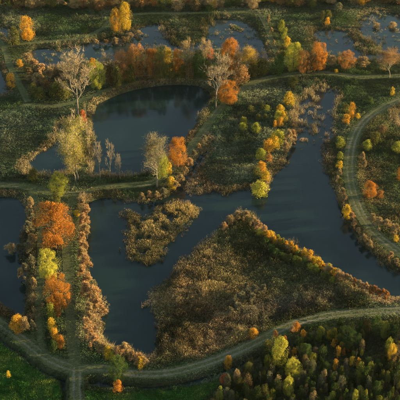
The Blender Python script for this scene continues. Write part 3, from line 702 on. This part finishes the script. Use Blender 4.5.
# wood at the lower right: standing-out trees first
for (k, x, t, b, w, c, n, l) in [
    ('egg', 279, 338, 368, 17, 'lemon', 'leafy_tree', 'tall lemon tree, brightest in the lower right wood'),
    ('bush', 284, 336, 349, 6, 'orange', 'round_bush', 'orange treetop behind the tall lemon tree'),
    ('broad', 292, 360, 380, 18, 'lemon', 'leafy_tree', 'broad lemon tree below the tall lemon tree'),
    ('egg', 288, 377, 396, 12, 'lemon', 'leafy_tree', 'lemon tree nearest the bottom edge in the wood'),
    ('broad', 312, 353, 365, 9, 'ygreen', 'leafy_tree', 'small pale green tree alone among dark saplings'),
    ('sapling', 294, 347, 356, 6, 'gold', 'young_tree', 'small golden sapling right of the tall lemon tree'),
    ('sapling', 329, 330, 340, 6, 'yellow', 'young_tree', 'leftmost yellow sapling of the bright cluster in the wood'),
    ('sapling', 334, 328, 339, 6, 'yellow', 'young_tree', 'topmost yellow sapling of the bright cluster in the wood'),
    ('sapling', 336, 335, 344, 5, 'gold', 'young_tree', 'golden sapling just below the topmost one of the cluster'),
    ('sapling', 333, 339, 348, 6, 'gold', 'young_tree', 'golden sapling left of the middle of the bright cluster'),
    ('sapling', 341, 342, 352, 6, 'gold', 'young_tree', 'golden sapling at the right of the middle of the cluster'),
    ('sapling', 337, 346, 358, 7, 'gold', 'young_tree', 'largest golden sapling in the bright cluster'),
    ('sapling', 343, 348, 356, 5, 'orange', 'young_tree', 'small orange sapling beside the largest golden one'),
    ('sapling', 349, 344, 352, 7, 'orange', 'young_tree', 'wide orange sapling at the right of the bright cluster'),
    ('sapling', 335, 359, 370, 6, 'gold', 'young_tree', 'lone golden sapling below the bright cluster'),
    ('sapling', 352, 356, 367, 7, 'yellow', 'young_tree', 'yellow sapling, left of a pair right of the cluster'),
    ('sapling', 358, 358, 368, 6, 'gold', 'young_tree', 'golden sapling, right of a pair right of the cluster'),
    ('broad', 375, 317, 337, 14, 'green', 'leafy_tree', 'bright green tree just below the track at the right'),
    ('broad', 384, 322, 340, 12, 'ygreen', 'leafy_tree', 'yellow green tree right of the bright green one below the track'),
    ('egg', 391, 344, 362, 10, 'yellow', 'leafy_tree', 'bright yellow tree near the right edge of the wood'),
    ('egg', 388, 338, 354, 9, 'ygreen', 'leafy_tree', 'yellow green tree behind the bright yellow one at the right edge'),
    ('broad', 345, 328, 352, 20, 'dgreen', 'leafy_tree', 'dark green rounded tree below the track'),
    ('broad', 392, 322, 342, 15, 'dgreen', 'leafy_tree', 'dark green tree at the right edge below the track'),
    ('broad', 305, 344, 364, 12, 'green', 'leafy_tree', 'green rounded tree above the small pale green one'),
    ('broad', 354, 334, 352, 16, 'dgreen', 'leafy_tree', 'dark green tree behind the orange sapling of the cluster'),
    ('egg', 354, 390, 408, 7, 'lemon', 'leafy_tree', 'yellow treetop cut by the bottom edge'),
    ('sapling', 345, 388, 404, 6, 'ygreen', 'young_tree', 'yellow green sapling left of the treetop cut by the bottom edge')]:
    T(k, x, t, b, w, c, n, l, tr)
# dull saplings that fill the wood
WOOD = [(236, 366), (262, 348), (285, 337), (305, 332), (330, 325), (370, 321), (420, 318), (420, 420), (190, 420), (205, 398), (222, 384)]
HERO = [(279, 356, 9, 16), (292, 370, 10, 15), (288, 388, 8, 16), (312, 360, 6, 12), (338, 342, 13, 26), (335, 364, 5, 12), (355, 363, 8, 12), (391, 352, 7, 16), (379, 330, 14, 14), (228, 360, 6, 14)]
pts = []
tries = 0
while len(pts) < 290 and tries < 14000:
    tries += 1
    x, y = random.uniform(190, 412), random.uniform(325, 412)
    if not inside(np.array(x), np.array(y), WOOD) or not inside(np.array(x), np.array(y - 9), WOOD): continue
    if 362 < x < 384 and 342 < y < 362: continue        # dark clearing
    if any(abs(x - hx) < hw and -2 < y - hy < hd for hx, hy, hw, hd in HERO): continue
    if any((x - a) ** 2 + ((y - b) * 1.3) ** 2 < 4.3 ** 2 for a, b in pts): continue
    pts.append((x, y))
for (x, y) in sorted(pts, key=lambda p: p[1]):
    c = random.choices(['olive', 'dgreen', 'green', 'brown', 'sage', 'tan', 'ygreen'], [5, 6, 6, 1.4, 3.5, .8, 2.4])[0]
    h = random.uniform(8, 15)
    cn = c; c = np.array(COLR[c]) * random.uniform(.55, .95)
    kd = random.choices(['sapling', 'bush', 'broad', 'thin', 'egg'], [5, 2.5, 2, 2, 2])[0]; w_ = random.choice([random.uniform(4, 7), random.uniform(6, 10), random.uniform(9, 14)]); w_ *= .8; h = w_ * random.uniform(.8, 1.5) + 3
    T(kd, x, y - h, y + 2, w_, c, 'young_tree', 'dull green or brown sapling in the dense lower right wood', tr, 'saplings in the lower right wood', tint=cn)
# brown shrubs on the far left between the pond and the track
for (x, t, b, w, c) in [(28, 52, 64, 11, 'tan'), (34, 58, 71, 12, 'pink'), (42, 63, 77, 14, 'pink'), (30, 66, 80, 13, 'brown'), (38, 72, 88, 14, 'tan'), (50, 66, 82, 14, 'tan'),
                        (57, 68, 86, 14, 'brown'), (47, 78, 95, 15, 'brown'), (56, 82, 98, 14, 'olive'), (65, 82, 100, 14, 'olive'), (33, 84, 98, 12, 'olive'), (66, 66, 84, 13, 'brown'),
                        (30, 74, 84, 9, 'tan'), (41, 88, 100, 12, 'olive')]:
    T('shrub' if c != 'olive' else 'bush', x, t, b, w, c, 'scrub_shrub', 'brown scrub between the far pond and the upper left track', sh, 'brown scrub at the upper left')
for (x, t, b, w, c) in [(110, 62, 86, 13, 'brown'), (118, 66, 88, 12, 'olive'), (145, 62, 82, 14, 'brown'), (170, 62, 80, 12, 'olive'), (190, 60, 80, 12, 'brown'), (208, 62, 82, 11, 'olive'), (130, 64, 84, 13, 'olive'),
                        (157, 64, 82, 10, 'brown'), (182, 64, 80, 10, 'olive')]:
    T('bush', x, t, b, w, c, 'undergrowth_bush', 'dark bush in the undergrowth below the autumn row', bu, 'undergrowth below the autumn row')
# shore shrubs on the dam point, tan, and between right row trees
for (x, y, w) in [(150, 196, 8), (157, 196, 9), (164, 193, 9), (176, 186, 8), (181, 180, 9), (186, 172, 8), (190, 163, 8), (194, 155, 7), (142, 198, 8), (199, 148, 7), (204, 140, 7)]:
    T('shrub', x, y - 6, y + 5, w, random.choice(['tan', 'pink', 'grey']), 'willow_shrub', 'tan shrub along the lake side of the dam point', sh, 'shrubs along the dam point')
for (x, t, b, w) in [(268, 8, 26, 5), (271, 22, 34, 5), (274, 34, 46, 5), (277, 46, 58, 5)]:
    T('shrub', x, t + 5, b, w, 'tan', 'willow_shrub', 'tan shrub in the line along the edge of the far pond', sh, 'shrubs edging the far pond')
for (x, y, w) in [(130, 38, 11), (138, 36, 10), (124, 42, 10), (116, 43, 9), (106, 45, 10), (97, 45, 9)]:
    T('shrub', x, y - 6, y + 4, w, random.choice(['tan', 'brown', 'grey']), 'willow_shrub', 'brown reed shrub below the tall yellow tree on the far shore', sh, 'shrubs on the far shore')
# far row at the top
x = -6
while x < 412:
    c = random.choices(['brown', 'russet', 'tan', 'olive', 'rust', 'ygreen', 'gold', 'green'], [5, 3, 4, 4, 2, 1.2, 1, 1.5])[0]
    w = random.uniform(10, 17); b = random.uniform(6, 12) if x < 260 else random.uniform(3, 8)
    if x > 300: b -= 2
    T(random.choice(['broad', 'bush', 'shrub', 'broad']), x, b - random.uniform(12, 17), b, w, c, 'distant_tree', 'dull brown or olive tree in the row along the top edge', tr, 'trees along the top edge')
    x += w * .62
T('egg', 213, -1, 10, 8, 'yellow', 'birch_tree', 'small yellow tree standing out in the top row', tr)
T('bush', 210, 5, 12, 10, 'green', 'round_bush', 'round green bush below the small yellow tree in the top row', bu)
T('broad', 362, -8, 7, 14, 'gold', 'leafy_tree', 'golden tree at the top edge above the marsh', tr)
for (x, y, w, c) in [(312, 4, 9, 'olive'), (328, 15, 7, 'olive'), (327, 22, 5, 'gold'), (338, 8, 10, 'sage'), (376, 28, 9, 'tan'), (392, 27, 9, 'tan'), (322, 16, 6, 'olive')]:
    T('bush', x, y - 5, y + 4, w, c, 'marsh_bush', 'low bush scattered on the far right marsh', bu, 'bushes on the far right marsh')

# ------------------------------------------------------------------ reeds, sedge and rough grass (nobody could count the blades)
P_REEDS = {
    'peninsula': [(238, 212), (258, 220), (278, 234), (312, 253), (340, 270), (390, 298), (360, 308), (320, 313), (280, 326), (240, 345), (200, 360), (160, 368), (146, 360), (160, 342), (160, 325), (147, 312), (147, 298), (163, 278), (198, 248), (226, 220)],
    'island': [(118, 208), (200, 200), (200, 224), (160, 272), (120, 268)],
    'central': [(214, 128), (240, 95), (262, 82), (300, 78), (312, 84), (306, 125), (292, 150), (272, 192), (236, 202), (180, 204), (190, 178), (203, 150)],
    'left': [(-30, 112), (30, 107), (78, 106), (78, 130), (60, 178), (-30, 182)],
    'right': [(365, 122), (420, 100), (420, 262), (388, 238), (360, 200), (354, 160)],
    'wood': WOOD,
}
regW = {k: poly(v, .6) for k, v in P_REEDS.items()}
def pal(*cs): return np.array(cs)
PAL = {
    'peninsula': pal((.21, .155, .09), (.29, .19, .115), (.15, .14, .07), (.11, .12, .055)),
    'island': pal((.27, .21, .12), (.20, .17, .09), (.14, .13, .06), (.36, .27, .12)),
    'central': pal((.085, .115, .065), (.125, .145, .085), (.062, .088, .042), (.21, .205, .13)),
    'left': pal((.072, .10, .06), (.105, .125, .078), (.058, .08, .042), (.165, .165, .11)),
    'right': pal((.08, .105, .045), (.11, .12, .055), (.06, .085, .032), (.20, .155, .075)),
    'wood': pal((.06, .07, .028), (.09, .085, .035), (.05, .06, .022), (.12, .095, .045)),
    'lawn': pal((.05, .15, .028), (.09, .20, .035), (.035, .11, .02), (.28, .33, .06)),
    'rough': pal((.08, .112, .05), (.115, .135, .07), (.06, .088, .035), (.20, .185, .105)),
    'shore': pal((.25, .20, .125), (.18, .165, .10), (.13, .13, .07), (.33, .25, .16)),
}
LABEL = {
    'peninsula': ('reed_bed', 'tan and olive reeds covering the large peninsula', 'reeds'), 'island': ('reed_bed', 'heart-shaped island of tan reeds in the lake with loose tussocks', 'reeds'),
    'central': ('reed_bed', 'grey green sedge bed between the dam path and the lake arm', 'reeds'), 'left': ('reed_bed', 'dark sedge bed left of the small dark pond', 'reeds'),
    'right': ('rough_grass', 'dark rough grass right of the curved track', 'grass'), 'wood': ('undergrowth', 'dark undergrowth beneath the lower right wood', 'undergrowth'),
    'lawn': ('meadow_grass', 'bright green meadow grass along the bottom left edge', 'grass'), 'rough': ('rough_grass', 'rough grass on the dams, verges and far marsh', 'grass'),
    'shore': ('shore_reeds', 'tan reeds fringing the banks of all the ponds', 'reeds')}
cell = .68
gx = np.arange(-112, 112, cell); gy = np.arange(149, 422, cell)
A, B = np.meshgrid(gx, gy); A = A.ravel() + rng.uniform(-.5, .5, A.size) * cell; B = B.ravel() + rng.uniform(-.5, .5, B.size) * cell
gx = np.arange(-70, 70, .56); gy = np.arange(152, 205, .56); A2, B2 = np.meshgrid(gx, gy)
A2 = A2.ravel() + rng.uniform(-.5, .5, A2.size) * .56; B2 = B2.ravel() + rng.uniform(-.5, .5, B2.size) * .56
A, B = np.concatenate([A, A2]), np.concatenate([B, B2])
qx, qy = to_px(A, B, .6)
k = (qx > -42) & (qx < 442) & (qy > -16) & (qy < 424); A, B = A[k], B[k]
sdp = lookup(sd, A, B); tdp = lookup(td, A, B); ddp = lookup(dd, A, B)
lawn = lawn_mask(A, B)
reg = np.full(len(A), 'rough', dtype='<U10')
for kk_, P in regW.items(): reg[inside(A, B, P)] = kk_
armp = (to_px(A, B)[0] > 296) & (to_px(A, B)[0] < 346) & (to_px(A, B)[1] > 84) & (to_px(A, B)[1] < 150)
fr = (sdp < np.where(armp, .1, .6) + np.where(armp, 1.2, 3.2) * vnoise(A, B, 7, 52)) & ~((to_px(A, B)[1] < 64) & (rng.random(len(A)) < .6)) & (reg != 'island') & (reg != 'wood'); reg[fr] = 'shore'
reg[lawn] = 'lawn'
isl = reg == 'island'
patch = fbm(A, B, 6, 20)
gzp = hgt(A, B)
ok = (sdp > -.2) | (gzp > .02) | ((sdp > -1.6) & (patch > .56))
# loose tussocks standing in shallow water
pxx, pyy = to_px(A, B, 0)
shallow = (pyy < 62) | ((pxx > 296) & (pxx < 345) & (pyy > 80) & (pyy < 152))
ok |= shallow & (sdp < 0) & (fbm(A, B, 2.0, 31) > np.where(pyy > 70, .655, .655))
ok &= ~(isl & (sdp > -1) & (vnoise(A, B, 1.3, 40) < .33))
cd = np.full(GX.shape, 1e9)
for P, w in trackW.values(): cd = np.minimum(cd, dist_line(GX, GY, P))
cdp = lookup(cd, A, B)
on = tdp < .1
ok &= (tdp > -.15 - .9 * rng.random(len(A)) ** 2) | (np.abs(cdp - .8) > .38) & (rng.random(len(A)) < .7)
ok &= (ddp > -.25)
ok &= ~((reg == 'wood') & (rng.random(len(A)) < .35))
A, B, reg, sdp, tdp, patch, ddp = A[ok], B[ok], reg[ok], sdp[ok], tdp[ok], patch[ok], ddp[ok]
for name in LABEL:
    s = reg == name; n = int(s.sum())
    if not n: continue
    a, b = A[s], B[s]; td_ = tdp[s]
    z = np.maximum(hgt(a, b), -.15)
    tall = {'peninsula': 1.5, 'island': 1.25, 'central': 1.15, 'left': 1.1, 'right': .95, 'wood': .9, 'lawn': .62, 'rough': .8, 'shore': 1.6}[name]
    nb = {'lawn': 15, 'rough': 15, 'wood': 11}.get(name, 19)
    stand = sstep(.36, .6, fbm(a, b, 17, 70)); H = tall * (.4 + .8 * fbm(a, b, 4.5, 12)) * (.45 + .85 * stand) * rng.uniform(.7, 1.3, n)
    H *= np.where(td_ < -.1, .16, np.clip(.55 + td_ * .6, .4, 1.0))
    clump = vnoise(a, b, 1.7, 14); H *= .4 + 1.2 * clump
    if name in ('rough', 'wood', 'lawn'):
        lowest = np.where(ddp[s] < 3.2, .5, .3 if name == 'rough' else .2) * rng.uniform(.6, 1.5, n)
        H = np.where(td_ > .1, np.maximum(H, lowest), np.maximum(H, .07))
    # colour: large drifts pick within the palette, each tuft strays a little
    pc = PAL[name]; t1 = np.clip((fbm(a, b, 11, 16) - .3) * 2.4 + rng.normal(0, .16, n), 0, .999) * (len(pc) - 1)
    order = pc[np.array([2, 0, 1, 3])]
    i0 = t1.astype(int); f = (t1 - i0)[:, None]; c = order[i0] * (1 - f) + order[np.minimum(i0 + 1, len(pc) - 1)] * f
    if name == 'peninsula':
        px_, py_ = to_px(a, b, .8)
        jit = (fbm(a, b, 7, 80) - .5) * 44
        warm = np.exp(-(((px_ + jit - 200) / 40) ** 2 + ((py_ + jit - 290) / 36) ** 2)) + .9 * np.exp(-(((px_ - 205) / 40) ** 2 + ((py_ - 345 + jit * .4) / 14) ** 2))
        dusk = np.exp(-(((px_ + jit - 275) / 55) ** 2 + ((py_ - 308 + (px_ - 275) * .22 + jit * .3) / 13) ** 2))          # dead grey-brown reed standing wet
        grn = np.clip(1 - warm * 1.2 - dusk, 0, 1)
        for f_, cc, k_ in ((grn, (.075, .098, .038), .72), (np.clip(warm, 0, 1), (.34, .215, .10), .6), (np.clip(dusk, 0, 1), (.13, .105, .085), .8)):
            c = c + (np.array(cc) - c) * (f_ * k_)[:, None]
    if name == 'lawn':
        k_ = sstep(.5, .72, fbm(a, b, 3.2, 90)) * .8; c = c + (np.array((.24, .30, .055)) - c) * k_[:, None]; H = H * (.5 + 1.3 * vnoise(a, b, 1.1, 93))
        c = c * rng.uniform(.5, 1.5, n)[:, None]
    c = c * rng.uniform(.75, 1.25, n)[:, None]
    # blades, and among them broken leaves and seed heads round the top of the tussock
    R = np.repeat(np.arange(n), nb); m_ = len(R)
    head = rng.random(m_) < (.45 if name not in ('lawn',) else .2)
    ang = rng.uniform(0, 2 * np.pi, m_); q_ = np.sqrt(rng.random(m_)); rad = .44 * q_ * (1.0 if name != 'lawn' else 1.2)
    bx = a[R] + np.cos(ang) * rad; by = b[R] + np.sin(ang) * rad
    lean = rng.uniform(.05, .8, m_); az = ang + rng.normal(0, .7, m_)
    h = H[R] * rng.uniform(.5, 1.1, m_)
    D = np.stack([np.cos(az) * lean, np.sin(az) * lean, np.ones(m_)], 1); D /= np.linalg.norm(D, axis=1)[:, None]
    wd = rng.uniform(.07, .16, m_) * (.6 if name == 'lawn' else 1)
    sa = rng.uniform(0, 2 * np.pi, m_); sv = np.stack([np.cos(sa), np.sin(sa), np.zeros(m_)], 1) * wd[:, None] * .5
    base = np.stack([bx, by, z[R] - .12], 1); tip = base + D * (h + .12)[:, None]
    V = np.stack([base - sv, base + sv, tip], 1)
    hc = np.stack([bx, by, z[R] + H[R] * (1.05 - .55 * q_ ** 2) * rng.uniform(.7, 1.05, m_)], 1)
    u1, u2 = rot_basis(m_); hs = (rng.uniform(.06, .17, m_) * (.8 if name == 'lawn' else 1))[:, None]
    V[head] = np.stack([hc - u1 * hs, hc + u1 * hs * .7 - u2 * hs * .5, hc + u2 * hs], 1)[head]
    V = V.reshape(-1, 3)
    c = c * np.array({'lawn': (1, 1, 1), 'island': (.85, .83, .66), 'shore': (1.05, 1.0, .85), 'peninsula': (.92, .96, .86), 'right': (.98, 1.0, .9), 'wood': (.8, 1.0, .85)}.get(name, (.90, 1.0, .92)))
    if name != 'lawn': c = c * (.5 + 1.0 * sstep(.25, .75, fbm(a, b, 9, 101)))[:, None]
    cb = c[R] * np.where(head, 1.25, .9)[:, None]
    me = mesh_np(LABEL[name][0], V, np.arange(m_ * 3).reshape(-1, 3), np.repeat(cb, 3, 0))
    o = link(LABEL[name][0], me, 'reed'); tag(o, LABEL[name][1], LABEL[name][2], kind='stuff')
    print(name, n, m_)

# ------------------------------------------------------------------ labels: tell the look-alikes of a row or clump apart by their place in it
ONES = ['', 'first', 'second', 'third', 'fourth', 'fifth', 'sixth', 'seventh', 'eighth', 'ninth', 'tenth', 'eleventh', 'twelfth', 'thirteenth', 'fourteenth', 'fifteenth', 'sixteenth', 'seventeenth', 'eighteenth', 'nineteenth']
TENS = {20: 'twentieth', 30: 'thirtieth', 40: 'fortieth', 50: 'fiftieth', 60: 'sixtieth'}
TEN = {20: 'twenty', 30: 'thirty', 40: 'forty', 50: 'fifty', 60: 'sixty'}
def ordinal(n):
    if n < 20: return ONES[n]
    t = n // 10 * 10
    return TENS[t] if n == t else TEN[t] + '-' + ONES[n - t]
WORD = dict(gold='golden', yellow='yellow', lemon='lemon', ygreen='yellow green', olive='olive', green='green', dgreen='dark green', orange='orange', rust='rust', russet='russet', red='red',
            brown='brown', tan='tan', pink='pinkish', pale='pale', grey='grey', sage='grey green')
byg = {}
for o in THINGS:
    if 'group' in o: byg.setdefault(o['group'], []).append(o)
MARK = [(279, 352, 'the tall lemon tree'), (292, 370, 'the broad lemon tree'), (288, 388, 'the lowest lemon tree'), (312, 359, 'the pale green tree'), (337, 345, 'the golden cluster'), (355, 362, 'the yellow pair'),
        (391, 350, 'the bright yellow tree'), (376, 327, 'the bright green tree'), (345, 340, 'the dark green rounded tree'), (354, 397, 'the bottom edge treetop'), (224, 380, 'the reddish bush'), (228, 361, 'the lone golden bush'),
        (248, 385, 'the ditch end'), (320, 385, 'the wood centre'), (385, 385, 'the right corner'), (335, 365, 'the lone golden sapling')]
MARK = [m for m in MARK if not m[2].startswith(('the ditch', 'the wood', 'the right'))]
for gname, L in byg.items():
    axis = 1 if gname in ('pinkish shrub row on the lake shore', 'shrubs round the left pond', 'bushes along the far dam', 'shrubs along the right track', 'shrubs edging the far pond') else 0
    L.sort(key=lambda o: o['px'][axis])
    if gname == 'saplings in the lower right wood':
        used = {}
        for o in L:
            x, y = o['px']; m_ = min(MARK, key=lambda q: (q[0] - x) ** 2 + (q[1] - y) ** 2)
            dx, dy = x - m_[0], y - m_[1]
            dist = math.hypot(dx, dy)
            far_ = 'close' if dist < 14 else 'a little way' if dist < 30 else 'well'
            dirn = 'right of' if dx > abs(dy) * 1.5 else 'left of' if -dx > abs(dy) * 1.5 else ('below' if dy > 0 else 'above') + (' right of' if dx > abs(dy) * .5 else ' left of' if -dx > abs(dy) * .5 else '')
            used.setdefault((WORD[o['tint']], far_, dirn, m_[2]), []).append(o)
        for (c, f_, dn, mk), lst in used.items():
            for i, o in enumerate(lst):
                which = '' if len(lst) == 1 else (ordinal(i + 1) + ' ')
                o['label'] = f'{which}{c} sapling {f_} {dn} {mk}'
    else:
        for i, o in enumerate(L):
            base = {'trees along the top edge': 'tree along the top edge', 'pinkish shrub row on the lake shore': 'shrub in the pinkish row along the left lake shore',
                    'shrubs round the left pond': 'shrub crowding the right shore of the left pond', 'sunlit hedge on the peninsula': 'bush in the sunlit hedge along the peninsula shore',
                    'green bushes behind the hedge': 'low bush behind the sunlit peninsula hedge', 'shrub row at the peninsula end': 'shrub in the row at the thin peninsula end', 'shrubs on the peninsula tip': 'shrub on the rounded peninsula tip',
                    'grey thicket on the peninsula': 'shrub in the grey thicket amid the peninsula', 'brown scrub at the upper left': 'scrub shrub by the upper left track',
                    'undergrowth below the autumn row': 'undergrowth bush below the autumn row', 'shrubs along the dam point': 'shrub along the lake side of the dam point',
                    'shrubs edging the far pond': 'shrub in the line edging the far pond', 'shrubs on the far shore': 'shrub on the shore below the tall yellow tree',
                    'bushes on the far right marsh': 'low bush on the far right marsh', 'bushes along the far dam': 'bush in the file along the far dam',
                    'shrubs by the lemon bush': 'shrub on the lake edge beside the lemon bush', 'shrubs along the right track': 'low shrub on the verge of the curved right track',
                    'shrub clump inside the bend': 'shrub in the clump inside the right track bend'}.get(gname)
            if base: o['label'] = f"{WORD[o['tint']]} {base}, {ordinal(i + 1)} from the {'top' if axis else 'left'}"
for o in THINGS:
    del o['px']; del o['tint']

# ------------------------------------------------------------------ evening air
hv = np.array([(x, y, z) for z in (-3, 215) for (x, y) in ((-520, -60), (520, -60), (520, 900), (-520, 900))], float)
hq = np.array([(0, 3, 2, 1), (4, 5, 6, 7), (0, 1, 5, 4), (1, 2, 6, 5), (2, 3, 7, 6), (3, 0, 4, 7)])
m, nt, out = mat('haze'); v = N(nt, 'ShaderNodeVolumePrincipled'); v.inputs['Color'].default_value = (.9, .93, .95, 1); v.inputs['Density'].default_value = .000014; v.inputs['Anisotropy'].default_value = .5
nt.links.new(v.outputs[0], out.inputs['Volume']); M['haze'] = m
o = link('haze', mesh_np('haze', hv, hq), 'haze'); tag(o, 'thin evening haze lying over the wetland', 'haze', kind='stuff')
